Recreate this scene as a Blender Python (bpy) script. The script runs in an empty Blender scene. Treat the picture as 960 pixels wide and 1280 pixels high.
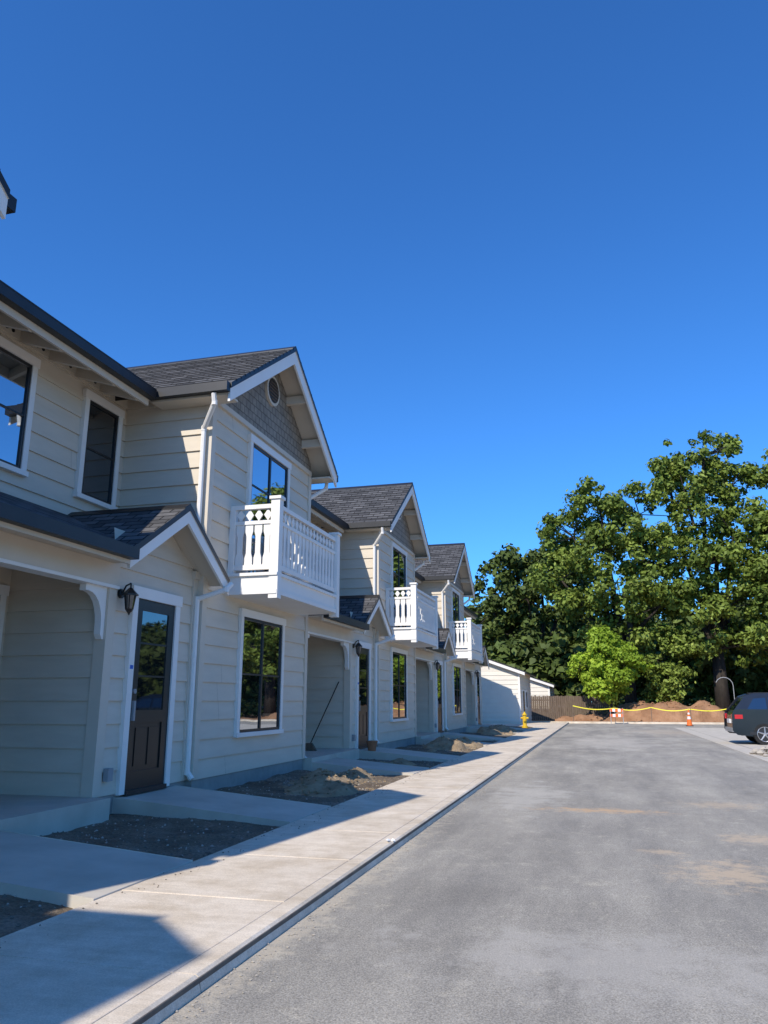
import bpy, math, random
import numpy as np
from mathutils import Vector, noise
random.seed(7); rng=np.random.default_rng(7)
S=bpy.context.scene
S.view_settings.view_transform='Standard'; S.view_settings.look='None'; S.view_settings.exposure=0
# ---------------------------------------------------------------- materials
M={}
def newmat(name):
    m=bpy.data.materials.new(name); m.use_nodes=True; M[name]=m
    nt=m.node_tree; return m,nt,nt.nodes['Principled BSDF']
def ramp(nt,fac,stops):
    r=nt.nodes.new('ShaderNodeValToRGB'); e=r.color_ramp.elements
    while len(e)<len(stops): e.new(0.5)
    for i,(p,c) in enumerate(stops):
        e[i].position=p; e[i].color=(*c,1) if len(c)==3 else c
    nt.links.new(fac,r.inputs[0]); return r.outputs[0]
def nz(nt,scale,detail=6,rough=.6,vec=None,stretch=None):
    g=nt.nodes.new('ShaderNodeNewGeometry'); v=g.outputs['Position'] if vec is None else vec
    if stretch:
        mp=nt.nodes.new('ShaderNodeMapping'); mp.inputs['Scale'].default_value=stretch
        nt.links.new(v,mp.inputs[0]); v=mp.outputs[0]
    n=nt.nodes.new('ShaderNodeTexNoise'); n.inputs['Scale'].default_value=scale
    n.inputs['Detail'].default_value=detail; n.inputs['Roughness'].default_value=rough
    nt.links.new(v,n.inputs['Vector']); return n.outputs[0]
def mixc(nt,f,a,b,mode='MIX'):
    m=nt.nodes.new('ShaderNodeMix'); m.data_type='RGBA'; m.blend_type=mode
    for s,i in ((f,0),(a,6),(b,7)):
        if hasattr(s,'is_linked') or hasattr(s,'links'): nt.links.new(s,m.inputs[i])
        elif i==0: m.inputs[0].default_value=s
        else: m.inputs[i].default_value=(*s,1)
    return m.outputs[2]
def bump(nt,p,h,strength,dist):
    b=nt.nodes.new('ShaderNodeBump'); b.inputs['Strength'].default_value=strength; b.inputs['Distance'].default_value=dist
    nt.links.new(h,b.inputs['Height']); nt.links.new(b.outputs[0],p.inputs['Normal'])
def simple(name,c1,c2,scale=3,rough=.7,bs=None,bstr=.3,bd=.01,metal=0,spec=.3,stretch=None):
    m,nt,p=newmat(name)
    f=nz(nt,scale,stretch=stretch)
    nt.links.new(ramp(nt,f,[(.3,c1),(.7,c2)]),p.inputs['Base Color'])
    p.inputs['Roughness'].default_value=rough; p.inputs['Metallic'].default_value=metal
    p.inputs['Specular IOR Level'].default_value=spec
    if bs: bump(nt,p,nz(nt,bs,3),bstr,bd)
    return m
simple('siding',(.615,.535,.425),(.685,.60,.48),1.6,.6,60,.15,.004,stretch=(1,1,6))
simple('siding_light',(.70,.64,.55),(.76,.70,.60),1.6,.6)
simple('trim_white',(.80,.76,.70),(.85,.81,.75),2,.45)
simple('trim_beige',(.62,.54,.43),(.67,.585,.47),2,.5)
simple('soffit',(.60,.52,.41),(.64,.56,.45),2,.6)
simple('black_metal',(.012,.011,.011),(.022,.02,.02),5,.4,spec=.5)
simple('bronze',(.016,.015,.014),(.025,.023,.022),5,.45,spec=.5)
simple('concrete',(.48,.43,.35),(.60,.54,.45),2.2,.85,90,.3,.004)
simple('foundation',(.27,.26,.24),(.38,.36,.33),2.5,.9,30,.4,.01)
simple('wood_fence',(.10,.07,.05),(.2,.15,.11),3,.85,stretch=(6,6,.6))
simple('bark',(.022,.018,.014),(.06,.048,.038),5,.9,12,.8,.05,stretch=(1,1,.25))
simple('orange_plastic',(.75,.13,.02),(.85,.18,.03),3,.45)
simple('white_reflect',(.75,.75,.75),(.8,.8,.8),3,.4)
simple('yellow_paint',(.65,.40,.02),(.75,.5,.04),3,.45)
simple('yellow_tape',(.8,.68,.03),(.85,.75,.05),3,.4)
simple('terracotta',(.30,.12,.06),(.38,.16,.08),6,.8)
simple('car_black',(.008,.009,.011),(.012,.013,.016),3,.18,spec=.8)
simple('tyre',(.012,.012,.012),(.02,.02,.02),8,.8)
simple('alloy',(.45,.45,.46),(.55,.55,.56),3,.3,metal=.8)
simple('tail_red',(.45,.01,.01),(.55,.015,.015),3,.2,spec=.7)
simple('grey_plastic',(.3,.3,.3),(.36,.36,.36),3,.5)
simple('blue_tape',(.02,.12,.5),(.03,.15,.55),3,.5)
simple('dirt_orange',(.24,.12,.06),(.42,.235,.13),1.3,.95,8,.8,.08)
simple('rock',(.34,.30,.25),(.48,.43,.36),9,.9)
simple('dark_rock',(.10,.085,.07),(.22,.185,.14),9,.9)
simple('joint',(.12,.10,.085),(.18,.16,.13),9,.95)
simple('hill_green',(.01,.018,.006),(.03,.045,.015),.4,.95)
def glassmat(name,g):
    m,nt,p=newmat(name)
    p.inputs['Base Color'].default_value=(.008,.01,.012,1); p.inputs['Roughness'].default_value=.02
    gl=nt.nodes.new('ShaderNodeBsdfGlossy'); gl.inputs['Roughness'].default_value=.015; gl.inputs['Color'].default_value=(.85,.92,1,1)
    mx=nt.nodes.new('ShaderNodeMixShader'); mx.inputs[0].default_value=g
    b=nt.nodes.new('ShaderNodeBump'); b.inputs['Strength'].default_value=.08; b.inputs['Distance'].default_value=.02
    nt.links.new(nz(nt,1.3,1),b.inputs['Height']); nt.links.new(b.outputs[0],gl.inputs['Normal'])
    nt.links.new(p.outputs[0],mx.inputs[1]); nt.links.new(gl.outputs[0],mx.inputs[2])
    nt.links.new(mx.outputs[0],nt.nodes['Material Output'].inputs[0])
glassmat('glass',.5); glassmat('glass_dark',.13)
m,nt,p=newmat('door_paint'); p.inputs['Base Color'].default_value=(.014,.015,.014,1); p.inputs['Roughness'].default_value=.35
def brickmat(name,c1,c2,mort,w,h,ms,bs,rough=.9):
    m,nt,p=newmat(name)
    uv=nt.nodes.new('ShaderNodeUVMap')
    br=nt.nodes.new('ShaderNodeTexBrick'); nt.links.new(uv.outputs[0],br.inputs['Vector'])
    br.inputs['Scale'].default_value=1; br.inputs['Brick Width'].default_value=w; br.inputs['Row Height'].default_value=h
    br.inputs['Mortar Size'].default_value=ms; br.inputs['Mortar Smooth'].default_value=.3; br.inputs['Bias'].default_value=0
    br.inputs['Color1'].default_value=(*c1,1); br.inputs['Color2'].default_value=(*c2,1); br.inputs['Mortar'].default_value=(*mort,1)
    f=nz(nt,5,8,.75); c=mixc(nt,.75,br.outputs[0],ramp(nt,f,[(.3,(.6,.6,.6)),(.7,(1.25,1.22,1.2))]),'MULTIPLY')
    nt.links.new(c,p.inputs['Base Color']); p.inputs['Roughness'].default_value=rough; p.inputs['Specular IOR Level'].default_value=.2
    mth=nt.nodes.new('ShaderNodeMath'); mth.operation='SUBTRACT'; mth.inputs[0].default_value=1; nt.links.new(br.outputs['Fac'],mth.inputs[1])
    bump(nt,p,mth.outputs[0],bs,.02)
brickmat('shingle',(.062,.062,.064),(.145,.143,.145),(.02,.02,.02),.33,.145,.012,.8)
brickmat('gable_shingle',(.27,.24,.20),(.32,.285,.235),(.14,.12,.095),.16,.15,.01,.6,.7)
m,nt,p=newmat('sidewalk_concrete')
a=ramp(nt,nz(nt,.8,8,.65),[(.3,(.66,.565,.445)),(.7,(.82,.71,.57))])
st=ramp(nt,nz(nt,2.7,6,.7),[(.35,(.76,.72,.66)),(.6,(1,1,1))])
sp=ramp(nt,nz(nt,120,2,.5),[(.3,(.85,.85,.85)),(.7,(1.1,1.1,1.1))])
a=mixc(nt,1.0,mixc(nt,.8,a,st,'MULTIPLY'),sp,'MULTIPLY')
a=mixc(nt,.5,a,ramp(nt,nz(nt,9,4,.6,stretch=(.15,1.6,1)),[(.4,(.9,.89,.87)),(.6,(1.05,1.05,1.05))]),'MULTIPLY')
nt.links.new(a,p.inputs['Base Color'])
p.inputs['Roughness'].default_value=.9; p.inputs['Specular IOR Level'].default_value=.2; bump(nt,p,nz(nt,150,2),.25,.003)
m,nt,p=newmat('asphalt')
geo=nt.nodes.new('ShaderNodeNewGeometry')
a=ramp(nt,nz(nt,.35,8,.65),[(.3,(.285,.262,.228)),(.7,(.39,.36,.315))])
sp=ramp(nt,nz(nt,95,3,.75),[(.3,(.45,.45,.45)),(.72,(1.6,1.6,1.57))])
a=mixc(nt,.9,a,sp,'MULTIPLY')
a=mixc(nt,.8,a,ramp(nt,nz(nt,1.0,7,.72,stretch=(1,.22,1)),[(.38,(.76,.76,.76)),(.66,(1.32,1.3,1.24))]),'MULTIPLY')
a=mixc(nt,.9,a,ramp(nt,nz(nt,4.5,9,.8),[(.55,(1,1,1)),(.7,(1.5,1.47,1.38))]),'MULTIPLY')
vo=nt.nodes.new('ShaderNodeTexVoronoi'); vo.feature='DISTANCE_TO_EDGE'; vo.inputs['Scale'].default_value=.42
wv=nt.nodes.new('ShaderNodeVectorMath'); wv.operation='ADD'; nn=nt.nodes.new('ShaderNodeTexNoise'); nn.inputs['Scale'].default_value=1.2; nn.inputs['Detail'].default_value=6
nt.links.new(geo.outputs['Position'],nn.inputs['Vector']); sc_=nt.nodes.new('ShaderNodeVectorMath'); sc_.operation='SCALE'; sc_.inputs['Scale'].default_value=.9
nt.links.new(nn.outputs['Color'],sc_.inputs[0]); nt.links.new(sc_.outputs[0],wv.inputs[0]); nt.links.new(geo.outputs['Position'],wv.inputs[1]); nt.links.new(wv.outputs[0],vo.inputs['Vector'])
ck=ramp(nt,vo.outputs['Distance'],[(0,(1.35,1.33,1.27)),(.006,(1,1,1))])
a=mixc(nt,ramp(nt,nz(nt,.5,2,.5),[(.5,(0,0,0)),(.6,(.7,.7,.7))]),a,mixc(nt,1.0,a,ck,'MULTIPLY'))
def blob(cx,cy,rx,ry,col,amt,nsc,lo=.45,hi=.62):
    global a
    mp=nt.nodes.new('ShaderNodeMapping'); mp.inputs['Location'].default_value=(-cx/rx,-cy/ry,0); mp.inputs['Scale'].default_value=(1/rx,1/ry,0)
    nt.links.new(geo.outputs['Position'],mp.inputs[0])
    ln=nt.nodes.new('ShaderNodeVectorMath'); ln.operation='LENGTH'; nt.links.new(mp.outputs[0],ln.inputs[0])
    mr=nt.nodes.new('ShaderNodeMapRange'); mr.inputs[1].default_value=1; mr.inputs[2].default_value=0; nt.links.new(ln.outputs['Value'],mr.inputs[0])
    n=nz(nt,nsc,7,.75); ad=nt.nodes.new('ShaderNodeMath'); ad.operation='MULTIPLY_ADD'; ad.inputs[1].default_value=.4
    nt.links.new(mr.outputs[0],ad.inputs[0])
    ad2=nt.nodes.new('ShaderNodeMath'); ad2.operation='SUBTRACT'; nt.links.new(n,ad2.inputs[0]); ad2.inputs[1].default_value=.12
    nt.links.new(ad2.outputs[0],ad.inputs[2])
    m3=nt.nodes.new('ShaderNodeMapRange'); m3.inputs[1].default_value=lo+.1; m3.inputs[2].default_value=hi+.1; nt.links.new(ad.outputs[0],m3.inputs[0])
    mm=nt.nodes.new('ShaderNodeMath'); mm.operation='MULTIPLY'; nt.links.new(m3.outputs[0],mm.inputs[0])
    mn=nt.nodes.new('ShaderNodeMath'); mn.operation='MINIMUM'; mn.inputs[1].default_value=amt
    g2=nt.nodes.new('ShaderNodeMath'); g2.operation='MULTIPLY'; g2.inputs[1].default_value=3; nt.links.new(mr.outputs[0],g2.inputs[0]); nt.links.new(g2.outputs[0],mn.inputs[0])
    nt.links.new(mn.outputs[0],mm.inputs[1])
    a=mixc(nt,mm.outputs[0],a,col)
blob(-.1,11.5,1.6,.45,(.60,.40,.23),.75,6)
blob(1.6,12.5,1.2,.8,(.56,.43,.29),.5,6)
blob(1.0,7.7,.9,1.1,(.60,.46,.31),.7,6)
blob(1.6,9.6,.9,.7,(.60,.46,.31),.6,6)
blob(.5,8.6,.4,.25,(.60,.46,.31),.6,8)
blob(-2.1,6,.45,9,(.56,.48,.36),.65,8)
blob(-2.05,22,.5,12,(.56,.48,.36),.55,5)
blob(-1.2,13,1.2,3.5,(.54,.50,.43),.5,2)
blob(.5,30,3.5,10,(.54,.49,.42),.5,1)
blob(3,40,4,8,(.52,.42,.31),.5,.8)
blob(0,5,2.5,1.2,(.50,.46,.40),.5,2.5)
nt.links.new(a,p.inputs['Base Color']); p.inputs['Roughness'].default_value=.92; p.inputs['Specular IOR Level'].default_value=.2
bump(nt,p,nz(nt,110,3,.7),.8,.007)
m,nt,p=newmat('soil')
a=ramp(nt,nz(nt,1.4,8,.7),[(.3,(.10,.07,.045)),(.5,(.19,.14,.09)),(.7,(.30,.245,.18))])
a=mixc(nt,.8,a,ramp(nt,nz(nt,35,3,.7),[(.35,(.55,.55,.55)),(.65,(1.3,1.3,1.3))]),'MULTIPLY')
nt.links.new(a,p.inputs['Base Color']); p.inputs['Roughness'].default_value=.95; bump(nt,p,nz(nt,30,5,.7),.9,.03)
m,nt,p=newmat('mound_soil')
a=ramp(nt,nz(nt,3,8,.7),[(.3,(.26,.18,.10)),(.7,(.50,.375,.23))])
nt.links.new(a,p.inputs['Base Color']); p.inputs['Roughness'].default_value=.95; bump(nt,p,nz(nt,22,6,.75),1,.05)
m,nt,p=newmat('ground_mat')
a=ramp(nt,nz(nt,.25,8,.7),[(.3,(.09,.08,.04)),(.5,(.17,.13,.08)),(.7,(.24,.18,.11))])
nt.links.new(a,p.inputs['Base Color']); p.inputs['Roughness'].default_value=.95; bump(nt,p,nz(nt,4,6,.7),.8,.1)
def leafmat(name,c1,c2,c3,trans=.25):
    m,nt,p=newmat(name)
    at=nt.nodes.new('ShaderNodeAttribute'); at.attribute_name='rnd'
    r=ramp(nt,at.outputs['Fac'],[(0,c1),(.6,c2),(1,c3)])
    n=ramp(nt,nz(nt,.35,3,.6),[(.35,(.65,.7,.6)),(.65,(1.25,1.2,1.1))])
    c=mixc(nt,1.0,r,n,'MULTIPLY'); nt.links.new(c,p.inputs['Base Color']); p.inputs['Roughness'].default_value=.6
    p.inputs['Specular IOR Level'].default_value=.2
    if trans>0:
        tr=nt.nodes.new('ShaderNodeBsdfTranslucent'); nt.links.new(c,tr.inputs[0])
        mx=nt.nodes.new('ShaderNodeMixShader'); mx.inputs[0].default_value=trans
        nt.links.new(p.outputs[0],mx.inputs[1]); nt.links.new(tr.outputs[0],mx.inputs[2]); nt.links.new(mx.outputs[0],nt.nodes['Material Output'].inputs[0])
leafmat('leaf_oak',(.09,.125,.02),(.185,.245,.045),(.31,.37,.09),.12)
leafmat('leaf_dark',(.05,.07,.017),(.09,.125,.03),(.14,.18,.045),0)  # darker leaves; on the distant mass, under-crown shade put into the colour
leafmat('leaf_light',(.22,.32,.03),(.34,.47,.05),(.45,.57,.08),.3)
# ---------------------------------------------------------------- mesh builder
class MB:
    def __init__(s): s.v=[];s.f=[];s.m=[];s.uv=[];s.mats=[]
    def mi(s,n):
        if n not in s.mats: s.mats.append(n)
        return s.mats.index(n)
    def face(s,pts,mat,uv=None):
        i=len(s.v); s.v+= [tuple(p) for p in pts]; s.f.append(tuple(range(i,i+len(pts)))); s.m.append(s.mi(mat)); s.uv.append(uv)
    def solid(s,vs,fs,mat):
        i=len(s.v); s.v+=[tuple(p) for p in vs]; k=s.mi(mat)
        for f in fs: s.f.append(tuple(i+j for j in f)); s.m.append(k); s.uv.append(None)
    def box(s,x0,x1,y0,y1,z0,z1,mat):
        s.solid([(x0,y0,z0),(x1,y0,z0),(x1,y1,z0),(x0,y1,z0),(x0,y0,z1),(x1,y0,z1),(x1,y1,z1),(x0,y1,z1)],
          [(0,3,2,1),(4,5,6,7),(0,1,5,4),(1,2,6,5),(2,3,7,6),(3,0,4,7)],mat)
    def prism(s,poly,a0,a1,axis,mat):
        n=len(poly)
        def P(a,u,v): return (a,u,v) if axis=='x' else ((u,a,v) if axis=='y' else (u,v,a))
        vs=[P(a0,*q) for q in poly]+[P(a1,*q) for q in poly]
        s.solid(vs,[tuple(range(n)),tuple(range(2*n-1,n-1,-1))]+[(i,(i+1)%n,n+(i+1)%n,n+i) for i in range(n)],mat)
    def cyl(s,p,q,r0,r1,n,mat,caps=True):
        p=Vector(p);q=Vector(q);d=(q-p).normalized(); a=d.orthogonal().normalized(); b=d.cross(a)
        vs=[p+(a*math.cos(2*math.pi*i/n)+b*math.sin(2*math.pi*i/n))*r0 for i in range(n)]+[q+(a*math.cos(2*math.pi*i/n)+b*math.sin(2*math.pi*i/n))*r1 for i in range(n)]
        fs=[(i,(i+1)%n,n+(i+1)%n,n+i) for i in range(n)]
        if caps: fs+=[tuple(range(n-1,-1,-1)),tuple(range(n,2*n))]
        s.solid(vs,fs,mat)
    def tube(s,pts,r,n,mat):
        for a,b in zip(pts[:-1],pts[1:]): s.cyl(a,b,r,r,n,mat)
    def slab(s,p,th,top,edge,bot):
        P=[Vector(q) for q in p]; L=(P[1]-P[0]).normalized(); o=P[0]
        U=(P[3]-P[0]); U=(U-L*U.dot(L)).normalized()
        uv=[((q-o).dot(L)+ (o.dot(L)),(q-o).dot(U)) for q in P]
        s.face(P,top,uv); B=[q-Vector((0,0,th)) for q in P]
        s.face(B[::-1],bot)
        n=len(P)
        for i in range(n):
            j=(i+1)%n; s.face([P[i],B[i],B[j],P[j]],edge)
    def siding(s,axis,c,sg,a0,a1,z0,z1,mat='siding',e=.28):
        z=z0; o1=c+sg*.032; o0=c+sg*.004
        def P(d,a,zz): return (d,a,zz) if axis=='x' else (a,d,zz)
        while z<z1-1e-4:
            t=min(z+e,z1)
            s.face([P(o1,a0,z),P(o1,a1,z),P(o0,a1,t),P(o0,a0,t)],mat)
            s.face([P(c-sg*.005,a0,z),P(c-sg*.005,a1,z),P(o1,a1,z),P(o1,a0,z)],mat)
            # staggered butt joint between boards
            if a1-a0>2.5 and random.random()<.6:
                q=random.uniform(a0+.5,a1-.5)
                s.face([P(o1+sg*.0015,q-.002,z+.002),P(o1+sg*.0015,q+.002,z+.002),P(o0+sg*.0015,q+.002,t),P(o0+sg*.0015,q-.002,t)],'dark_rock')
            z=t
    def build(s,name,parent=None,loc=(0,0,0),smooth=False,bevel=0):
        me=bpy.data.meshes.new(name); me.from_pydata(s.v,[],s.f)
        for n in s.mats: me.materials.append(M[n])
        me.polygons.foreach_set('material_index',s.m)
        if any(u is not None for u in s.uv):
            l=me.uv_layers.new(name='UVMap'); k=0
            for f,u in zip(s.f,s.uv):
                for j in range(len(f)):
                    l.data[k].uv=u[j] if u else (0,0)
                    k+=1
        if smooth: me.polygons.foreach_set('use_smooth',[True]*len(s.f))
        me.update(); o=bpy.data.objects.new(name,me); S.collection.objects.link(o); o.location=loc
        if parent: o.parent=parent
        if bevel:
            b=o.modifiers.new('b','BEVEL'); b.width=bevel; b.segments=2; b.limit_method='ANGLE'
        return o
def empty(name,loc=(0,0,0),rot=0):
    e=bpy.data.objects.new(name,None); S.collection.objects.link(e); e.location=loc; e.rotation_euler=(0,0,rot); return e
# ---------------------------------------------------------------- townhouse parts (local y, origin = bay centre)
XB=-5.8; XM=-7.4; XW=-5.9
def window(mb,X,y0,y1,z0,z1,cols=2,rows=(.5,),tw=.1,gm='glass'):
    mb.box(X,X+.075,y0,y0+tw,z0+.07,z1-.13,'trim_white'); mb.box(X,X+.075,y1-tw,y1,z0+.07,z1-.13,'trim_white')
    mb.box(X,X+.085,y0-.025,y1+.025,z1-.13,z1,'trim_white'); mb.box(X,X+.10,y0-.02,y1+.02,z0,z0+.07,'trim_white')
    a0,a1,b0,b1=y0+tw,y1-tw,z0+.07,z1-.13; f=.045
    mb.box(X,X+.058,a0,a0+f,b0,b1,'black_metal'); mb.box(X,X+.058,a1-f,a1,b0,b1,'black_metal')
    mb.box(X,X+.058,a0+f,a1-f,b0,b0+f,'black_metal'); mb.box(X,X+.058,a0+f,a1-f,b1-f,b1,'black_metal')
    mb.box(X,X+.037,a0+f,a1-f,b0+f,b1-f,gm)
    w=(a1-a0)
    for i in range(1,cols):
        yy=a0+w*i/cols; mb.box(X+.038,X+.056,yy-.028,yy+.028,b0+f,b1-f,'black_metal')
    for r in rows:
        zz=b0+(b1-b0)*r
        for i in range(cols):
            c0=a0+w*i/cols+(f if i==0 else .028); c1=a0+w*(i+1)/cols-(f if i==cols-1 else .028)
            mb.box(X+.038,X+.052,c0,c1,zz-.014,zz+.014,'black_metal')
def make_parts():
    P={}
    w=MB()
    w.box(XM-.1,XB,-2.22,2.22,.05,6.5,'siding')
    w.siding('x',XB,1,-2.22,2.22,.38,6.3); w.siding('y',-2.22,-1,XM,XB,.38,6.45); w.siding('y',2.22,1,XM,XB,.38,6.45)
    w.box(XM,XB+.012,-2.232,2.232,-.1,.375,'foundation')
    for y in (-2.22,2.22):
        s=-1 if y<0 else 1
        w.box(XB-.1,XB+.042,y-(.042 if s<0 else .1),y+(.1 if s<0 else .042),.385,6.3,'trim_beige')
    zu=lambda y:8.2-.7*abs(y)-.12
    uv=[(-2.22,6.3),(2.22,6.3),(2.22,zu(2.22)),(0,zu(0)),(-2.22,zu(2.22))]
    w.face([(XB+.03,a,b) for a,b in uv],'gable_shingle',[(a*1.0,b) for a,b in uv])
    w.box(XB,XB+.06,-2.22,2.22,6.24,6.33,'trim_beige')
    w.cyl((XB+.0,0,7.33),(XB+.08,0,7.33),.30,.30,24,'trim_beige'); w.cyl((XB+.0,0,7.33),(XB+.085,0,7.33),.245,.245,24,'black_metal')
    for i in range(-3,4):
        zz=.065*i; hw=math.sqrt(.22**2-zz*zz); w.box(XB+.086,XB+.1,-hw,hw,7.33+zz-.01,7.33+zz+.01,'wood_fence')
    P['bay_walls']=w
    r=MB(); xf=-5.28; xb=-11.0; ey=2.6; ez=8.2-.7*2.6
    r.slab([(xf,-ey,ez),(xb,-ey,ez),(xb,0,8.2),(xf,0,8.2)],.1,'shingle','bronze','soffit')
    r.slab([(xf,ey,ez),(xb,ey,ez),(xb,0,8.2),(xf,0,8.2)],.1,'shingle','bronze','soffit')
    for s in (-1,1):
        r.prism([(s*ey,ez-.1),(0,8.1),(0,7.84),(s*ey,ez-.32)],xf-.055,xf-.015,'x','trim_white')
        r.box(-6.7,xf-.02,min(s*ey,s*(ey+.12)),max(s*ey,s*(ey+.12)),ez-.17,ez-.02,'bronze')
        r.box(-6.7,xf-.06,min(s*2.24,s*(ey-.005)),max(s*2.24,s*(ey-.005)),ez-.2,ez-.165,'soffit')
        for q in (.8,1.7):
            y=s*q; zz=8.2-.7*q-.1
            r.box(XB,xf-.056,y-.045,y+.045,zz-.2,zz-.035,'trim_beige')
        r.prism([(0,8.215),(s*.16,8.215-.11),(s*.16,8.195-.11),(0,8.195)],xb,xf-.002,'x','bronze')
    for s in (-1,1):
        for k in range(1,17):
            q=ey*(1-k/17.0); zz=8.2-.7*q
            r.box(xb+1,xf,min(s*q,s*(q-.03)),max(s*q,s*(q-.03)),zz-.03,zz+.014+random.uniform(0,.004),'shingle')
    P['bay_roof']=r
    wi=MB()
    window(wi,XB+.0,-.95,.95,.92,3.02,2,(.5,))
    window(wi,XB+.0,-.88,.98,3.55,6.15,2,(.36,.68))
    P['bay_windows']=wi
    b=MB(); x1=-4.92; ya=-1.46; yb=1.62
    b.box(XB,x1+.0,ya,yb,3.2,3.47,'trim_white')
    b.box(XB,x1+.04,ya-.04,yb+.04,3.47,3.52,'trim_white')
    b.box(XB,x1+.03,ya-.03,yb+.03,3.17,3.24,'trim_white')
    for y in (ya+.06,yb-.06):
        b.box(x1-.11,x1+.045,y-.078,y+.078,3.1,4.74,'trim_white'); b.box(x1-.135,x1+.07,y-.103,y+.103,4.74,4.79,'trim_white')
        b.box(XB+.02,XB+.12,y-.05,y+.05,3.52,4.62,'trim_white')
        b.box(XB+.02,x1-.11,y-.045,y+.045,4.6,4.67,'trim_white'); b.box(XB+.02,x1-.11,y-.03,y+.03,4.34,4.4,'trim_white'); b.box(XB+.02,x1-.11,y-.035,y+.035,3.58,3.66,'trim_white')
        n=4
        for i in range(n):
            xx=XB+.12+(x1-.11-XB-.12)*(i+.5)/n
            b.prism([(xx-.068,3.66),(xx+.068,3.66),(xx+.068,3.78),(xx+.045,3.86),(xx+.045,4.14),(xx+.068,4.22),(xx+.068,4.34),(xx-.068,4.34),(xx-.068,4.22),(xx-.045,4.14),(xx-.045,3.86),(xx-.068,3.78)],y-.012,y+.012,'y','trim_white')
            b.prism([(xx-.07,4.5),(xx,4.40),(xx+.07,4.5),(xx,4.6)],y-.012,y+.012,'y','trim_white')
    xx0=x1-.035
    b.box(xx0-.045,xx0+.045,ya+.14,yb-.14,4.6,4.67,'trim_white'); b.box(xx0-.03,xx0+.03,ya+.14,yb-.14,4.34,4.4,'trim_white'); b.box(xx0-.035,xx0+.035,ya+.14,yb-.14,3.58,3.66,'trim_white')
    n=16
    for i in range(n):
        y=ya+.14+(yb-ya-.28)*(i+.5)/n
        b.prism([(y-.066,3.66),(y+.066,3.66),(y+.066,3.78),(y+.045,3.86),(y+.045,4.14),(y+.066,4.22),(y+.066,4.34),(y-.066,4.34),(y-.066,4.22),(y-.045,4.14),(y-.045,3.86),(y-.066,3.78)],xx0-.012,xx0+.012,'x','trim_white')
        b.prism([(y-.07,4.5),(y,4.40),(y+.07,4.5),(y,4.6)],xx0-.012,xx0+.012,'x','trim_white')
    P['balcony']=b
    def main(y0,y1,name):
        g=MB(); g.box(-17,XM,y0,y1,.05,6.45,'siding'); g.siding('x',XM,1,y0,y1,.38,6.5); g.box(XM,XM+.03,y0,y1,-.1,.375,'foundation')
        g.box(-17.02,XM-.5,y0-.0,y1+.0,-.1,.3,'foundation')
        if name=='_l':
            g.siding('y',y1,1,-17,XM,.38,6.45); g.prism([(-17,6.45),(XM,6.45),(-12.2,8.5)],y1-.1,y1,'y','siding')
        P['main_walls'+name]=g
        r=MB(); sl=.42; ex=-6.65; ze=6.32; rx=-12.2; zr=ze+(ex-rx)*sl
        y1r=y1+(.4 if name=='_l' else 0)
        r.slab([(ex,y0,ze),(ex,y1r,ze),(rx,y1r,zr),(rx,y0,zr)],.1,'shingle','bronze','soffit')
        r.slab([(-17.75,y0,ze),(-17.75,y1r,ze),(rx,y1r,zr),(rx,y0,zr)],.1,'shingle','bronze','soffit')
        P['main_roof'+name]=r
    main(-7.73,2.22,''); main(-2.3,2.22,'_s'); main(-7.73,1.8,'_l')
    def eave(y0,y1,name):
        r=MB(); ex=-6.65; ze=6.32
        r.box(ex,ex+.13,y0,y1,ze-.15,ze-.01,'bronze'); r.box(ex+.1,ex+.135,y0,y1,ze-.012,ze+.006,'bronze')
        r.box(ex-.04,ex-.001,y0,y1,ze-.25,ze-.105,'trim_beige')
        y=y0+.15
        while y<y1-.05:
            r.prism([(XM+.02,6.45),(ex-.045,6.19),(ex-.045,6.06),(XM+.02,6.28)],y-.035,y+.035,'y','trim_beige')
            for q in (.18,.3,.42):
                if y+q<y1: r.cyl((XM+.03,y+q,6.37),(XM+.06,y+q,6.37),.028,.028,8,'black_metal')
            y+=.6
        r.box(XM,XM+.05,y0,y1,6.3,6.45,'trim_beige')
        P['main_eave'+name]=r
    eave(-7.35,-2.74,''); eave(-7.73,1.8,'_l')
    wi=MB(); window(wi,XM,-6.25,-4.46,4.45,6.17,2,(.5,)); window(wi,XM,-3.38,-2.41,4.45,6.17,1,(.5,),gm='glass_dark')
    window(wi,XM,-6.3,-4.55,.9,2.95,2,(.5,),gm='glass_dark')
    P['main_windows']=wi
    w=MB(); ya,yb,yc=-4.43,-2.22,-3.38
    w.box(XM-.05,XW,ya,yb,.05,3.3,'siding')
    w.siding('x',XW,1,ya,yb-.0,.38,3.95-.28); w.siding('y',ya,-1,XM,XW,.38,3.3)
    w.box(XM,XW+.012,ya-.012,yb,-.1,.375,'foundation')
    gz=lambda y:4.2-.66*abs(y-yc)-.1
    w.prism([(ya,3.2),(yb,3.2),(yb,gz(yb)),(yc,gz(yc)),(ya,gz(ya))],XM,XW,'x','siding')
    w.box(XW-.12,XW+.042,ya-.042,ya+.12,.385,3.3,'trim_beige')
    w.box(XW,XW+.05,yb-.17,yb-.003,.385,3.42,'trim_beige')
    w.box(XW,XW+.08,yb-.19,yb+.03,3.3,3.42,'trim_beige')
    P['entry_walls']=w
    r=MB(); xf=-5.42; hw=1.33; ez=4.2-.66*hw
    r.slab([(xf,yc-hw,ez),(XM,yc-hw,ez),(XM,yc,4.2),(xf,yc,4.2)],.09,'shingle','bronze','soffit')
    r.slab([(xf,yc+hw,ez),(XB,yc+hw,ez),(XB,yc,4.2),(xf,yc,4.2)],.09,'shingle','bronze','soffit')
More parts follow.
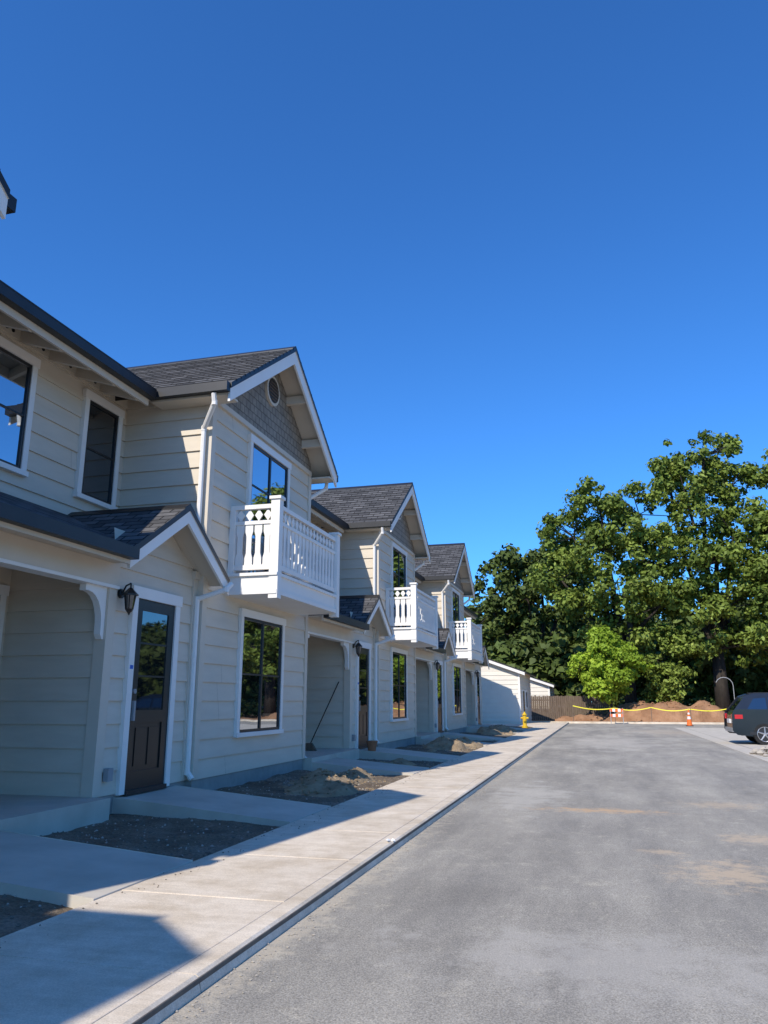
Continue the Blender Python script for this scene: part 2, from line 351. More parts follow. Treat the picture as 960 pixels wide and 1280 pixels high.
    r.slab([(XB,yb-.003,4.2-.66*(yb-yc)),(XM,yb-.003,4.2-.66*(yb-yc)),(XM,yc,4.2),(XB,yc,4.2)],.09,'shingle','bronze','soffit')
    for s in (-1,1):
        r.prism([(yc+s*hw,ez-.09),(yc,4.11),(yc,3.93),(yc+s*hw,ez-.25)],xf-.05,xf-.012,'x','trim_white')
        r.prism([(yc,4.215),(yc+s*.14,4.215-.09),(yc+s*.14,4.2-.09),(yc,4.195)],XM,xf-.002,'x','bronze')
    y0=-7.7
    P4=[(xf,y0,3.32),(xf,yc-hw+.02,3.32),(XM,yc-.06,4.16),(XM,y0,4.16)]
    r.slab(P4,.09,'shingle','bronze','soffit')
    r.box(xf,xf+.12,y0,yc-hw-.02,3.17,3.31,'bronze')
    r.box(xf-.04,xf-.001,y0,yc-hw-.02,3.12,3.225,'trim_beige')
    r.box(XM,xf-.05,y0,ya+.0,3.2,3.225,'soffit')
    P['entry_roof']=r
    t=MB()
    t.box(XW-.12,XW+.06,y0+.03,ya+.12,2.92,3.198,'trim_beige')
    t.box(XW-.13,XW+.075,y0+.03,ya+.12,2.88,2.92,'trim_white')
    for yy,s in ((ya-.045,-1),(y0+.03,1)):
        pts=[(yy,2.88),(yy+s*.42,2.88),(yy+s*.42,2.8)]
        for i in range(7):
            a=math.pi/2*i/6; pts.append((yy+s*(.36-.29*math.sin(a)),2.8-.36*(1-math.cos(a))-.0))
        pts+=[(yy+s*.07,2.3),(yy+s*.03,2.24),(yy,2.24)]
        t.prism(pts,XW-.08,XW+.01,'x','trim_white')
    d0,d1=yc-.6,yc+.6
    t.box(XW,XW+.075,d0,d0+.12,.36,2.83,'trim_white'); t.box(XW,XW+.075,d1-.12,d1,.36,2.83,'trim_white'); t.box(XW,XW+.085,d0-.03,d1+.03,2.83,2.98,'trim_white')
    t.box(XW,XW+.1,d0+.12,d1-.12,.34,.4,'black_metal')
    t.box(XW,XW+.034,d0+.12,d1-.12,.4,2.83,'door_paint')
    a,bq=d0+.12,d1-.12
    for p0,p1,z0,z1 in ((a,a+.15,.4,2.83),(bq-.15,bq,.4,2.83),(a+.15,bq-.15,.4,.62),(a+.15,bq-.15,1.22,1.38),(a+.15,bq-.15,2.68,2.83)):
        t.box(XW+.034,XW+.052,p0,p1,z0,z1,'door_paint')
    mid=(a+bq)/2
    t.box(XW+.034,XW+.046,a+.2,mid-.03,.68,1.16,'door_paint'); t.box(XW+.034,XW+.046,mid+.03,bq-.2,.68,1.16,'door_paint')
    t.box(XW+.034,XW+.039,a+.15,bq-.15,1.38,2.68,'glass_dark')
    for zz in (1.82,2.25): t.box(XW+.039,XW+.048,a+.15,bq-.15,zz-.012,zz+.012,'door_paint')
    t.box(XW+.052,XW+.09,a+.05,a+.09,1.25,1.5,'grey_plastic'); t.cyl((XW+.05,a+.07,1.62),(XW+.08,a+.07,1.62),.032,.032,12,'grey_plastic')
    t.box(XW+.076,XW+.078,d0+.03,d0+.1,1.9,1.95,'blue_tape')
    t.box(XW+.03,XW+.1,ya+.16,ya+.26,.55,.7,'grey_plastic')
    P['entry_door']=t
    l=MB(); ly=ya+.22; lx=XW+.17
    l.cyl((XW+.02,ly,2.84),(XW+.05,ly,2.84),.06,.06,12,'black_metal')
    l.tube([(XW+.05,ly,2.84),(XW+.1,ly,2.94),(lx,ly,2.97),(lx,ly,2.9)],.011,8,'black_metal')
    l.cyl((lx,ly,2.83),(lx,ly,2.91),.1,.02,6,'black_metal'); l.cyl((lx,ly,2.81),(lx,ly,2.83),.105,.105,6,'black_metal')
    l.cyl((lx,ly,2.64),(lx,ly,2.81),.05,.075,6,'glass_dark'); l.cyl((lx,ly,2.60),(lx,ly,2.64),.03,.055,6,'black_metal'); l.cyl((lx,ly,2.56),(lx,ly,2.60),.005,.025,6,'black_metal')
    for i in range(6):
        a=i*math.pi/3; l.cyl((lx+.052*math.cos(a),ly+.052*math.sin(a),2.64),(lx+.08*math.cos(a),ly+.08*math.sin(a),2.82),.006,.006,4,'black_metal')
    P['wall_lantern']=l
    d=MB()
    def spout(pts):
        d.tube(pts,.042,8,'trim_white')
        for q in pts[1:-1]:
            d.cyl(Vector(q)-Vector((0,0,.04)),Vector(q)+Vector((0,0,.04)),.046,.046,8,'trim_white')
    spout([(-5.55,-2.66,6.2),(-5.55,-2.62,6.05),(XB-.07,-2.33,5.75),(XB-.07,-2.33,3.75)])
    spout([(-5.36,-2.12,3.25),(-5.40,-2.2,3.15),(XW+.08,-2.32,3.0),(XW+.08,-2.32,.5),(XW+.16,-2.32,.4)])
    spout([(-5.55,2.66,6.2),(-5.55,2.62,6.05),(XB-.07,2.33,5.75),(XB-.07,2.33,3.9)])
    spout([(XB-.07,2.33,3.0),(XB-.07,2.33,.45),(XB+.05,2.33,.35)])
    P['downspouts']=d
    s=MB(); s.box(XM,-5.62,-7.68,ya-.02,.1,.39,'concrete'); P['porch_slab']=s
    return P
parts=make_parts(); cache={}
def townhouse(y,x=0,keys=None):
    e=empty('townhouse',(x,y,0))
    for k in keys:
        nm=k[:-2] if k.endswith(('_s','_l')) else k
        if k not in cache:
            o=parts[k].build(nm,e); cache[k]=o.data
        else:
            o=bpy.data.objects.new(nm,cache[k]); S.collection.objects.link(o); o.parent=e
    return e
full=['bay_walls','bay_roof','bay_windows','balcony','main_walls','main_roof','main_eave','main_windows','entry_walls','entry_roof','entry_door','wall_lantern','downspouts','porch_slab']
PER=9.95; Y0=12.83
for k in (0,1,2): townhouse(Y0+k*PER,0,full)
townhouse(Y0-PER-.10,0,['bay_walls','bay_roof','bay_windows','balcony','main_walls_s','main_roof_s'])
townhouse(-4.75,.42,full)
townhouse(Y0+3*PER,0,['main_walls_l','main_roof_l','main_eave_l','main_windows','entry_walls','entry_roof','entry_door','wall_lantern','porch_slab'])
def small_building(name,x0,x1,y0,y1,ze,slope):
    e=empty(name); w=MB(); xm=(x0+x1)/2; zr=ze+(x1-xm)*slope
    w.box(x0,x1,y0,y1,0,ze,'siding_light'); w.siding('y',y0,-1,x0,x1,.25,ze,'siding_light'); w.siding('x',x1,1,y0,y1,.25,ze,'siding_light')
    w.prism([(x0,ze),(x1,ze),(xm,zr)],y0-.01,y1+.01,'y','siding_light')
    for xx in (x0,x1-.1): w.box(xx-.01,xx+.11,y0-.045,y0-.0,.25,ze,'trim_white')
    w.build('walls',e)
    r=MB(); o=.35
    for s,xx in ((1,x1),(-1,x0)):
        xe=xx+s*o; z=ze-o*slope+.12
        r.slab([(xe,y0-o,z),(xe,y1+o,z),(xm,y1+o,zr+.12),(xm,y0-o,zr+.12)],.08,'shingle','bronze','soffit')
        r.prism([(xe,z-.08),(xm,zr+.04),(xm,zr-.14),(xe,z-.26)],y0-o+.01,y0-o+.05,'y','trim_white')
        r.box(min(xe,xe+s*.1),max(xe,xe+s*.1),y0-o,y1+o,z-.14,z-.02,'bronze')
    r.build('roof',e)
    d=MB(); d.box(x1,x1+.06,y0+1,y0+2.1,.1,2.2,'trim_white'); d.box(x1+.06,x1+.07,y0+1.1,y0+2.0,.12,2.1,'door_paint'); window(d,x1,y0+3,y0+4.2,1,2.2,2,())
    d.build('door_and_window',e)
small_building('garage_building',-13.2,-4.75,49.5,57,3.3,.36)
small_building('storage_shed',-8.2,-3.7,62,68,2.75,.34)
# ---------------------------------------------------------------- ground
RZ=.05
def sheet(name,x0,x1,y0,y1,z,mat):
    m=MB(); m.face([(x0,y0,z),(x1,y0,z),(x1,y1,z),(x0,y1,z)],mat); return m.build(name)
sheet('ground',-900,900,-900,900,-.03,'ground_mat')
CX=-2.07
sheet('road',CX,30,-40,54,RZ,'asphalt')
sheet('parking_pavement',4.45,22,19,47,RZ+.004,'concrete')
g=MB(); g.prism([(3.85,RZ),(4.4,RZ),(4.4,RZ+.01),(4.12,RZ+.004),(3.85,RZ+.01)],19,47,'y','concrete'); g.build('gutter')
m=MB(); y=-14.0; SWX=-3.54
m.box(SWX-.02,CX-.004,-14,53,-.02,.118,'joint')
while y<52.5:
    m.box(SWX,CX-.162,y+.006,y+1.494,.05,.13+random.uniform(-.001,.001),'sidewalk_concrete'); y+=1.5
m.build('sidewalk',bevel=.006)
m=MB(); y=-14.0
while y<52.5:
    m.prism([(CX-.155,.0),(CX+.012,.0),(CX+.006,.06),(CX-.012,.118),(CX-.03,.131),(CX-.155,.131)],y+.004,y+2.996,'y','sidewalk_concrete'); y+=3
m.build('curb')
m=MB(); m.box(-12,SWX-.01,44.8,54,.0,.125,'sidewalk_concrete'); m.box(SWX-.01,CX-.6,53.02,54,.0,.125,'sidewalk_concrete'); m.build('concrete_apron')
m=MB(); m.box(-12,30,54.0,54.25,-.02,.17,'sidewalk_concrete'); m.build('curb')
def yz(x,y):
    t=(SWX-x)/(SWX+5.8); base=.085+.07*t
    return base+.05*noise.noise(Vector((x*1.3,y*1.3,0)))+.02*noise.noise(Vector((x*6,y*6,3)))
def grid(name,x0,x1,y0,y1,st,fz,mat):
    nx=max(2,int((x1-x0)/st)); ny=int((y1-y0)/st); vs=[]; fs=[]
    for j in range(ny+1):
        for i in range(nx+1):
            x=x0+(x1-x0)*i/nx; y=y0+(y1-y0)*j/ny; vs.append((x,y,fz(x,y)))
    for j in range(ny):
        for i in range(nx):
            a=j*(nx+1)+i; fs.append((a,a+1,a+nx+2,a+nx+1))
    me=bpy.data.meshes.new(name); me.from_pydata(vs,[],fs); me.materials.append(M[mat]); me.polygons.foreach_set('use_smooth',[True]*len(fs))
    o=bpy.data.objects.new(name,me); S.collection.objects.link(o); return o
grid('yard_soil',-7.5,SWX+.01,-14,44.8,.09,yz,'soil')
m=MB()
def walk(y0,y1,xh,zh):
    m.prism([(xh,zh),(SWX-.006,.136),(SWX-.006,.0),(xh,.0)],y0,y1,'y','concrete')
for k in (0,1,2,3):
    yo=Y0+k*PER
    walk(yo-4.0,yo-2.55,XW+.02,.335); walk(yo-7.66,yo-6.25,-5.625,.3)
m.build('footpath',bevel=.008)
g=MB()
def pebble(g,c,r,mat):
    vs=[]
    for v in ((1,0,0),(-1,0,0),(0,1,0),(0,-1,0),(0,0,1),(0,0,-1)):
        q=Vector(v)*r*random.uniform(.6,1.1); q.z*=.7; vs.append((c[0]+q.x+random.uniform(-.2,.2)*r,c[1]+q.y+random.uniform(-.2,.2)*r,c[2]+q.z))
    g.solid(vs,[(0,2,4),(2,1,4),(1,3,4),(3,0,4),(2,0,5),(1,2,5),(3,1,5),(0,3,5)],mat)
for i in range(8000):
    x=random.uniform(-5.75,SWX-.02); y=random.uniform(1,24) if i%5 else random.uniform(24,44)
    pebble(g,(x,y,yz(x,y)),random.choice((.010,.012,.014,.018,.024)),random.choice(('rock','dark_rock','dark_rock','dark_rock')))
for i in range(900):
    y=random.uniform(3,26); x=CX+abs(random.gauss(0,.12))+.015; pebble(g,(x,y,RZ+.004),random.uniform(.004,.012),'rock')
for i in range(500):
    y=random.uniform(3,22); x=random.uniform(-1.9,3.5); pebble(g,(x,y,RZ+.002),random.uniform(.003,.008),'rock')
for i in range(160):
    y=random.uniform(3,20); x=random.uniform(SWX,SWX+.25); pebble(g,(x,y,.133),random.uniform(.004,.012),'dark_rock')
g.build('gravel')
def mound(name,cx,cy,rx,ry,h,mat,seed,z0=.08,st=.06,rocks=60,rs=.05,amp=.9):
    def fz(x,y):
        dx=(x-cx)/rx; dy=(y-cy)/ry; d=math.sqrt(dx*dx+dy*dy)
        d+= .35*noise.noise(Vector((x*1.1/rx*2,y*1.1/ry*2,seed)))
        b=max(0,1-d); b=min(1,b*1.6); b=b*b*(3-2*b)
        return z0-.06+b*h*(1+amp*noise.noise(Vector((x*2.2/ry*1.5,y*2.2/ry*1.5,seed))))+ (.25*h*amp*noise.noise(Vector((x*7,y*7,seed)))*min(1,b*4))
    o=grid(name,cx-rx*1.2,cx+rx*1.2,cy-ry*1.2,cy+ry*1.2,st,fz,mat)
    g=MB()
    for i in range(rocks):
        a=random.uniform(0,6.28); d=random.uniform(0,1.05); x=cx+rx*d*math.cos(a); y=cy+ry*d*math.sin(a)
        pebble(g,(x,y,max(fz(x,y),z0)+.01),random.uniform(.25,1)*rs,mat)
    g.build('clods',o)
mound('dirt_mound',-4.65,13.1,1.05,2.1,.20,'mound_soil',1.3,rocks=420,rs=.05)
mound('dirt_mound',-4.6,17.4,.95,1.3,.12,'mound_soil',5.3,rocks=150,rs=.04)
mound('dirt_mound',-4.5,24.3,.95,2.4,.28,'mound_soil',9.1,rocks=240,rs=.05)
mound('dirt_mound',-4.5,35.3,.95,2.8,.3,'mound_soil',13.7,rocks=150,rs=.06)
mound('dirt_mound',4.3,58.5,5.4,3.0,1.25,'dirt_orange',21.7,z0=0,st=.16,rocks=300,rs=.14,amp=.4)
mound('dirt_mound',-.5,59.5,3.4,2.4,.5,'dirt_orange',31.7,z0=0,st=.16,rocks=120,rs=.14,amp=.4)
mound('dirt_mound',12.5,60,4.5,2.4,.5,'dirt_orange',41.7,z0=0,st=.16,rocks=120,rs=.14,amp=.4)
grid('dirt_ground',-12,32,54.25,74,.5,lambda x,y:.08+.08*noise.noise(Vector((x*.5,y*.5,2))),'dirt_orange')
g=MB()
for i in range(220):
    a=random.uniform(0,6.28); d=random.random()**.6; x=5.05+1.1*d*math.cos(a); y=24.2+1.3*d*math.sin(a)
    pebble(g,(x,y,.08+.45*(1-d)*random.uniform(.6,1)),random.uniform(.06,.15),'rock')
g.build('rock_pile')
g=MB(); pebble(g,(CX-.06,7.95,.15),.035,'white_reflect'); pebble(g,(CX-.02,8.0,.14),.03,'white_reflect'); g.build('paper_scrap')
f=MB(); x=-12
while x<.6:
    h=1.85+random.uniform(-.03,.03); f.box(x,x+.135,60.9+random.uniform(-.01,.01),60.93,.03,h,'wood_fence'); x+=.15
for zz in (.4,1.5): f.box(-12,.6,60.95,61.0,zz,zz+.09,'wood_fence')
x=-12
while x<=.7: f.box(x,x+.1,61.0,61.1,0,1.9,'wood_fence'); x+=2.4
f.build('wooden_fence')
f=MB(); x=1.5
while x<32:
    f.box(x,x+.1,66,66.1,0,1.3,'wood_fence'); x+=2.4
for zz in (.5,1.0): f.box(1.5,32,66.02,66.07,zz,zz+.1,'wood_fence')
f.build('rail_fence')
t=MB(); st=[(-1.8,54.8,1.15),(.9,55.0,1.0),(3.2,54.9,1.05),(5.6,54.7,.95),(8.2,55,1.05)]
for x,y,z in st: t.box(x-.02,x+.02,y-.02,y+.02,0,z+.1,'wood_fence')
for (ax,ay,az),(bx,by,bz) in zip(st[:-1],st[1:]):
    n=10; P=[]
    for i in range(n+1):
        q=i/n; P.append((ax+(bx-ax)*q,ay+(by-ay)*q-.025,az+(bz-az)*q-.16*math.sin(math.pi*q)))
    for a,b in zip(P[:-1],P[1:]): t.face([a,b,(b[0],b[1]+.01,b[2]+.055),(a[0],a[1]+.01,a[2]+.055)],'yellow_tape')
t.build('caution_tape')
def cone(x,y,h=.9):
    c=MB(); c.box(x-.2,x+.2,y-.2,y+.2,RZ,RZ+.04,'tyre')
    r=lambda z:.15*(1-z/h)+.025
    for z0,z1,mt in ((.09,h*.45,'orange_plastic'),(h*.45,h*.6,'white_reflect'),(h*.6,h*.72,'orange_plastic'),(h*.72,h*.82,'white_reflect'),(h*.82,h,'orange_plastic')):
        c.cyl((x,y,z0),(x,y,z1),r(z0),r(z1),16,mt)
    c.build('traffic_cone')
cone(5.0,50.0,1.0)
b=MB(); bx,by=.6,53.0
for s in (-1,1):
    for dx in (0,.75): b.cyl((bx+dx,by+s*.3,RZ),(bx+dx,by,1.05),.02,.02,6,'grey_plastic')
for zz in (.5,.82):
    for i in range(5): b.box(bx-.05+.17*i,bx+.12+.17*i,by-.16+zz*.13,by-.13+zz*.13,zz,zz+.18,'orange_plastic' if i%2==0 else 'white_reflect')
b.build('barricade')
h=MB(); hx,hy=-3.95,43.0
h.cyl((hx,hy,.1),(hx,hy,.2),.16,.16,14,'yellow_paint'); h.cyl((hx,hy,.2),(hx,hy,.75),.11,.10,14,'yellow_paint'); h.cyl((hx,hy,.75),(hx,hy,.79),.14,.14,14,'yellow_paint')
h.cyl((hx,hy,.79),(hx,hy,.9),.11,.04,14,'yellow_paint'); h.cyl((hx,hy,.9),(hx,hy,.94),.03,.03,6,'yellow_paint')
h.cyl((hx-.2,hy,.6),(hx+.2,hy,.6),.05,.05,10,'yellow_paint'); h.cyl((hx,hy-.2,.5),(hx,hy,.5),.07,.07,12,'yellow_paint')
h.build('fire_hydrant')
b=MB(); b.cyl((-6.5,17.3,.5),(-6.15,18.3,1.95),.014,.014,8,'bark'); b.prism([(-6.68,.38),(-6.3,.38),(-6.42,.56),(-6.56,.56)],17.22,17.3,'y','wood_fence'); b.build('broom')
p_=MB(); p_.cyl((-5.5,19.0,.27),(-5.5,19.0,.5),.09,.13,14,'terracotta'); p_.cyl((-5.5,19.0,.5),(-5.5,19.0,.54),.145,.145,14,'terracotta'); p_.build('flower_pot')
# ---------------------------------------------------------------- cars
def suv(x,y,sc=1.0,name='parked_suv'):
    e=empty(name,(x,y,RZ)); e.scale=(sc,sc,sc); W=.95
    b=MB()
    def arch(cx,r=.42,z=.34):
        return [(cx+r*math.cos(a),z+r*math.sin(a)) for a in [math.pi*(i/10) for i in range(11)]]
    bot=[(0.12,.38)]+[(p[0],max(p[1],.3)) for p in reversed(arch(.98))]+[(p[0],max(p[1],.3)) for p in reversed(arch(3.82))]+[(4.7,.36)]
    top=[(4.85,.5),(4.86,.78),(4.72,.98),(3.75,1.12),(3.3,1.14),(.12,1.16),(.02,1.0),(0,.5)]
    b.prism(bot+top,-W,W,'y','car_black')
    b.prism([(.5,.3),(4.3,.3),(4.3,.7),(.5,.7)],-.6,.6,'y','tyre')
    b.build('body',e,bevel=.05)
    g=MB(); lo=[(.1,1.14),(3.55,1.13),(2.75,1.64),(2.3,1.72),(.75,1.70),(.5,1.62)]
    def yo(z): return W-.05-(z-1.13)*.33
    n=len(lo); vs=[(a,-yo(z),z) for a,z in lo]+[(a,yo(z),z) for a,z in lo]
    g.solid(vs,[tuple(range(n)),tuple(range(2*n-1,n-1,-1))]+[(i,(i+1)%n,n+(i+1)%n,n+i) for i in range(n)],'car_black')
    g.build('cabin',e,bevel=.05)
    q=MB()
    for s in (-1,1):
        for poly in ([(.5,1.2),(1.15,1.2),(1.15,1.6),(.75,1.57)],[(1.22,1.2),(2.15,1.2),(2.15,1.61),(1.22,1.61)],[(2.22,1.2),(3.25,1.2),(2.7,1.57),(2.22,1.61)]):
            q.face([(a,s*(yo(z)+.012),z) for a,z in poly],'glass_dark')
        q.box(.8,2.5,s*.58-.02,s*.58+.02,1.76,1.785,'black_metal')
        for a in (.85,1.6,2.4): q.box(a,a+.06,s*.58-.02,s*.58+.02,1.69,1.76,'black_metal')
        q.box(-.02,.1,s*.82-.12,s*.82+.12,.86,1.04,'tail_red'); q.box(.06,.32,s*(W+.005)-.008,s*(W+.005)+.008,.88,1.02,'tail_red')
        q.box(2.9,3.08,s*1.08-.1,s*1.08+.1,1.1,1.24,'car_black')
        q.box(.5,4.3,s*(W+.004)-.012,s*(W+.004)+.012,.34,.44,'black_metal')
        q.box(4.6,4.84,s*.72-.18,s*.72+.18,.76,.9,'white_reflect')
        for a in (1.9,2.9): q.box(a-.3,a-.12,s*(W+.01)-.012,s*(W+.01)+.012,.98,1.01,'alloy')
        for a in (1.18,2.2): q.box(a-.004,a+.004,s*(W+.001)-.004,s*(W+.001)+.004,.45,1.13,'tyre')
    q.face([(.13,-.7,1.2),(.13,.7,1.2),(.49,.62,1.6),(.49,-.62,1.6)],'glass_dark')
    q.face([(3.52,-.78,1.17),(3.52,.78,1.17),(2.83,.64,1.62),(2.83,-.64,1.62)],'glass_dark')
    q.box(-.03,.02,-.28,.28,.72,.86,'white_reflect'); q.box(-.04,.1,-.85,.85,.42,.56,'grey_plastic')
    q.build('windows_and_lights',e)
    for i,(cx,s) in enumerate(((.98,-1),(.98,1),(3.82,-1),(3.82,1))):
        w=MB(); y0,y1=s*.72,s*.955
        w.cyl((cx,y0,.36),(cx,y1,.36),.36,.36,28,'tyre'); w.cyl((cx,y1,.36),(cx,y1+s*.004,.36),.25,.25,24,'black_metal')
        for k in range(5):
            a=k*2*math.pi/5+.3; c=Vector((cx,y1+s*.012,.36)); d=Vector((math.cos(a),0,math.sin(a)))
            w.cyl(c,c+d*.24,.035,.022,6,'alloy')
        w.cyl((cx,y1,.36),(cx,y1+s*.02,.36),.05,.05,12,'alloy')
        for k in range(24):
            a=k*math.pi/12; a2=(k+1)*math.pi/12
            w.cyl((cx+.245*math.cos(a),y1+s*.006,.36+.245*math.sin(a)),(cx+.245*math.cos(a2),y1+s*.006,.36+.245*math.sin(a2)),.012,.012,5,'alloy')
        w.build('wheel_%d'%(i+1),e)
    return e
suv(4.35,30.3,.97)
p_=MB(); pl=[(7.9,52,0),(7.9,52,2.4)]+[(7.9-.5*(1-math.cos(a)),52,2.4+.5*math.sin(a)) for a in [math.pi*i/8 for i in range(1,8)]]
p_.tube(pl,.02,8,'grey_plastic'); p_.build('bollard_light_post')
# ---------------------------------------------------------------- vegetation
def leaves_obj(name,parent,cl,size,mat):
    C=[];R=[];CN=[]
    for c,r,n in cl:
        d=rng.normal(size=(n,3)); d/=np.linalg.norm(d,axis=1)[:,None]
        rad=r*rng.uniform(.3,1.0,size=(n,1))*(1+.25*rng.normal(size=(n,1))*(rng.random((n,1))<.15))
        q=d*rad; q[:,2]*=.72
        C.append(np.array(c)+q); CN.append(d); R.append(np.clip(rng.normal(.42,.2,n)+.2*(rng.random()-.5)*2,0,1))
    C=np.concatenate(C);D=np.concatenate(CN);R=np.concatenate(R); n=len(C)
    nm=D*.8+rng.normal(size=(n,3))*.5+np.array([0,0,.3]); nm/=np.linalg.norm(nm,axis=1)[:,None]
    t=np.cross(nm,rng.normal(size=(n,3))); t/=np.linalg.norm(t,axis=1)[:,None]; b=np.cross(nm,t)
    s=(size*rng.uniform(.6,1.35,n))[:,None]
    V=np.stack([C+t*s,C+b*s*.6+nm*s*.15,C-t*s,C-b*s*.6+nm*s*.15],1).reshape(-1,3)
    me=bpy.data.meshes.new(name); me.vertices.add(4*n); me.loops.add(4*n); me.polygons.add(n)
    me.vertices.foreach_set('co',V.ravel()); me.loops.foreach_set('vertex_index',np.arange(4*n)); me.polygons.foreach_set('loop_start',np.arange(n)*4)
    a=me.attributes.new('rnd','FLOAT','FACE'); a.data.foreach_set('value',R)
    me.materials.append(M[mat]); me.update(calc_edges=True); me.validate()
    o=bpy.data.objects.new(name,me); S.collection.objects.link(o); o.parent=parent; return o
def tree(name,base,lobes,mat='leaf_oak',size=.18,cpl=25,lpc=115,cr=.9,trunk_r=.5,fork=4.0):
    e=empty(name,base); cl=[]; w=MB()
    tx=Vector((0,0,fork)); w.cyl((0,0,-.2),(0,0,.5),trunk_r*1.5,trunk_r*1.1,12,'bark'); w.cyl((0,0,.5),tx,trunk_r*1.1,trunk_r*.8,12,'bark')
    for (x,y,z,rx,rz) in lobes:
        c=Vector((x,y,z)); mid=tx.lerp(c,.5)+Vector((random.uniform(-.5,.5),random.uniform(.2,.8),random.uniform(.2,.8)))
        r=trunk_r*random.uniform(.3,.42)
        w.cyl(tx,mid,r*1.3,r,8,'bark'); w.cyl(mid,c,r,r*.5,8,'bark')
        for i in range(cpl):
            d=Vector((random.gauss(0,1),random.gauss(0,1),random.gauss(0.15,1))).normalized()
            u=random.random(); k=random.uniform(.65,1.0) if u<.74 else (random.uniform(.15,.6) if u<.87 else random.uniform(1.0,1.2))
            p=c+Vector((d.x*rx*k,d.y*rx*k,d.z*rz*k)); rr=cr*random.uniform(.45,1.25)*(1 if k<1 else .7)
            cl.append((tuple(p),rr,int(lpc*rr*rr/cr/cr)+10))
            if random.random()<.4: w.cyl(c,p,r*.3,.03,5,'bark',False)
    w.build('trunk',e,smooth=True); leaves_obj('crown',e,cl,size,mat); return e
tree('oak_tree',(2.2,61,0),[(-3.4,0,14.0,2.6,2.2),(-4.6,.5,10.8,2.6,2.0),(-1.3,0,16.6,2.5,2.2),(1.6,-.5,15.4,2.4,2.1),(-.9,-1,12.2,3.0,2.3),(2.2,-.5,12,2.5,2.3),(-2.2,0,8.4,3.0,2.0),(2.6,-.5,8.4,2.8,1.9),(0,-1.6,9.6,2.8,1.8),(.5,1,6.0,3.6,1.7)],trunk_r=.45)
tree('oak_tree',(8.6,62,0),[(0.4,0,20.1,2.7,1.9),(-2.4,0,18.9,1.6,1.2),(2.2,.3,17.6,2.3,2.0),(-1.2,-1,16.2,2.8,2.2),(-3.2,0,12.5,2.4,2.2),(1.8,-1,13.6,2.8,2.3),(-.4,-1.8,11.2,2.7,1.9),(3.4,0,10.8,2.5,1.9),(.5,-1.2,8.0,3.2,1.8),(-2.4,-.5,8.6,2.4,1.8),(1.8,-.6,5.4,3,1.4)],trunk_r=.5,fork=5)
tree('oak_tree',(14.6,60,0),[(-.6,0,17.6,2.3,1.9),(1.8,0,16.4,2.5,2.1),(-2.3,0,14.2,2.1,2.0),(0,-1,13,3.0,2.3),(3,0,13,2.8,2.3),(-2.4,-.8,10,2.5,1.9),(1.5,-1,9,3.0,2.0),(-1.8,-1.2,6.6,2.6,1.7),(4.2,0,8.2,2.8,2.2),(.8,-1,5.0,3,1.5)],trunk_r=.5)
tree('oak_tree',(-5.3,76,0),[(-2.6,0,13.4,2.8,2.4),(.4,0,15.2,3.0,2.4),(2.8,0,13.6,2.8,2.4),(-.8,-1,11,3.6,2.6),(3.4,-1,10,3,2.6),(-4.4,0,10,2.8,2.6),(-1,-1,7,4,2.4),(3,-1,6.4,3.5,2.2)],mat='leaf_dark',size=.26,cr=1.1,lpc=100,trunk_r=.4)
tree('maple_tree',(.75,57.5,0),[(-1.3,0,3.9,1.4,1.0),(1.3,0,4.1,1.4,1.1),(0,0,5.0,1.5,1.1),(0,-.6,3.2,1.8,.8),(-.4,.2,5.9,.8,.6),(-.1,-.5,2.3,1.5,.7)],mat='leaf_light',size=.13,cpl=26,lpc=110,cr=.55,trunk_r=.1,fork=1.6)
tree('maple_tree',(5.0,60.5,0),[(-.8,0,4.4,1.5,1.3),(1.0,0,4.9,1.6,1.3),(0,-.4,3.2,1.8,1.0),(.2,0,6.2,1.2,1),(0,-.4,2.2,1.6,.7)],mat='leaf_oak',size=.14,cpl=22,lpc=90,cr=.6,trunk_r=.1,fork=1.6)
for (x,y) in ((27,22),(33,34),(30,48)):  # out-of-frame trees, added to give the windows something to reflect
    tree('oak_tree',(x,y,0),[(-2,-1,7,2.6,2.2),(2,1,7.5,2.6,2.2),(0,0,10,3,2.2),(0,-2,6,2.6,2)],mat='leaf_dark',size=.36,cpl=14,lpc=35,cr=1.2,trunk_r=.3,fork=3.5)
cl=[]
for i in range(600):
    x=random.uniform(-45,65); y=random.uniform(82,104); h=11+3*noise.noise(Vector((x*.09,y*.1,0)))+3*noise.noise(Vector((x*.3,0,4)))
    if x<-14: h*=.75
    z=random.uniform(0.5,1)**.7*h; cl.append(((x,y,z),random.uniform(1.2,2.3),100))
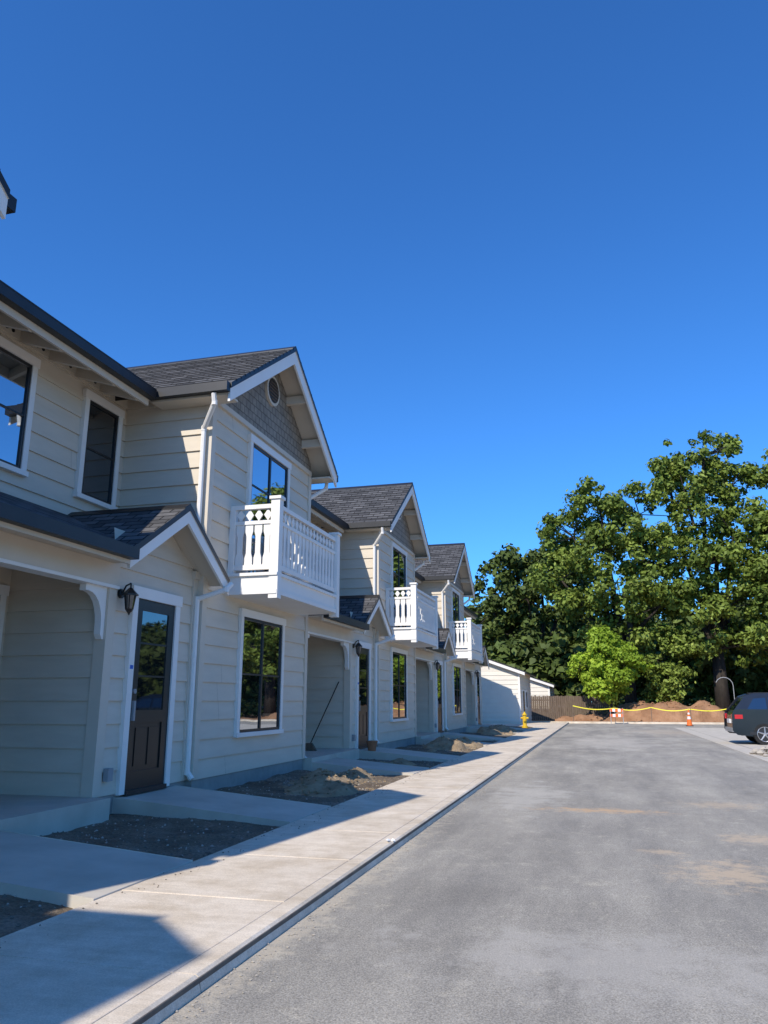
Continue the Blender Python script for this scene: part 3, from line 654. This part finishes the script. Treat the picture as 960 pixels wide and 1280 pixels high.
for i in range(220):
    x=random.uniform(-45,65); cl.append(((x,random.uniform(80,84),random.uniform(.5,8)),random.uniform(1.3,2.2),80))
for i in range(400):
    x=random.uniform(-12,34); cl.append(((x,random.uniform(69,73),random.uniform(.3,1)*(6.2+1.5*noise.noise(Vector((x*.3,1,1))))),random.uniform(.9,1.7),80))
leaves_obj('distant_trees',None,cl,.42,'leaf_dark')  # shade beneath the front crowns is painted in as a darker leaf colour
grid('added_hill',-300,400,106,190,4,lambda x,y:9.0*min(1,(y-105)/10)+1.5*noise.noise(Vector((x*.05,y*.05,0))),'hill_green')  # added backdrop, blocks bright sky showing through low gaps in the trees
cl=[]
for i in range(220):
    x=random.uniform(-3,30); cl.append(((x,random.uniform(62.5,66),random.uniform(.1,1.4)),random.uniform(.4,.9),70))
leaves_obj('brush',None,cl,.14,'leaf_dark')
# ---------------------------------------------------------------- light
a_,b_=.33,1.12
sun_dir=Vector((a_,b_,-1)).normalized()
L=bpy.data.lights.new('sun','SUN'); L.energy=5.0; L.angle=math.radians(.5); L.color=(1,.93,.82)
so=bpy.data.objects.new('sun',L); S.collection.objects.link(so); so.rotation_euler=sun_dir.to_track_quat('-Z','Y').to_euler()
el=math.atan(1/math.hypot(a_,b_)); az=math.atan2(-a_,-b_)
w=bpy.data.worlds.new('World'); S.world=w; w.use_nodes=True; nt=w.node_tree
sk=nt.nodes.new('ShaderNodeTexSky'); sk.sky_type='NISHITA'; sk.sun_disc=False; sk.sun_elevation=el; sk.sun_rotation=az
sk.air_density=1.0; sk.dust_density=.25; sk.ozone_density=3.0; sk.altitude=200
nt.links.new(mixc(nt,1.0,sk.outputs[0],(.34,.84,1.42),'MULTIPLY'),nt.nodes['Background'].inputs[0]); nt.nodes['Background'].inputs[1].default_value=.15
# ---------------------------------------------------------------- camera
c=bpy.data.cameras.new('camera'); co=bpy.data.objects.new('camera',c); S.collection.objects.link(co); S.camera=co
c.sensor_fit='VERTICAL'; c.sensor_height=24; c.sensor_width=18; c.lens=18; c.clip_end=3000
co.location=(0,0,1.5); co.rotation_euler=(math.radians(90+13.81),0,math.radians(15.28))
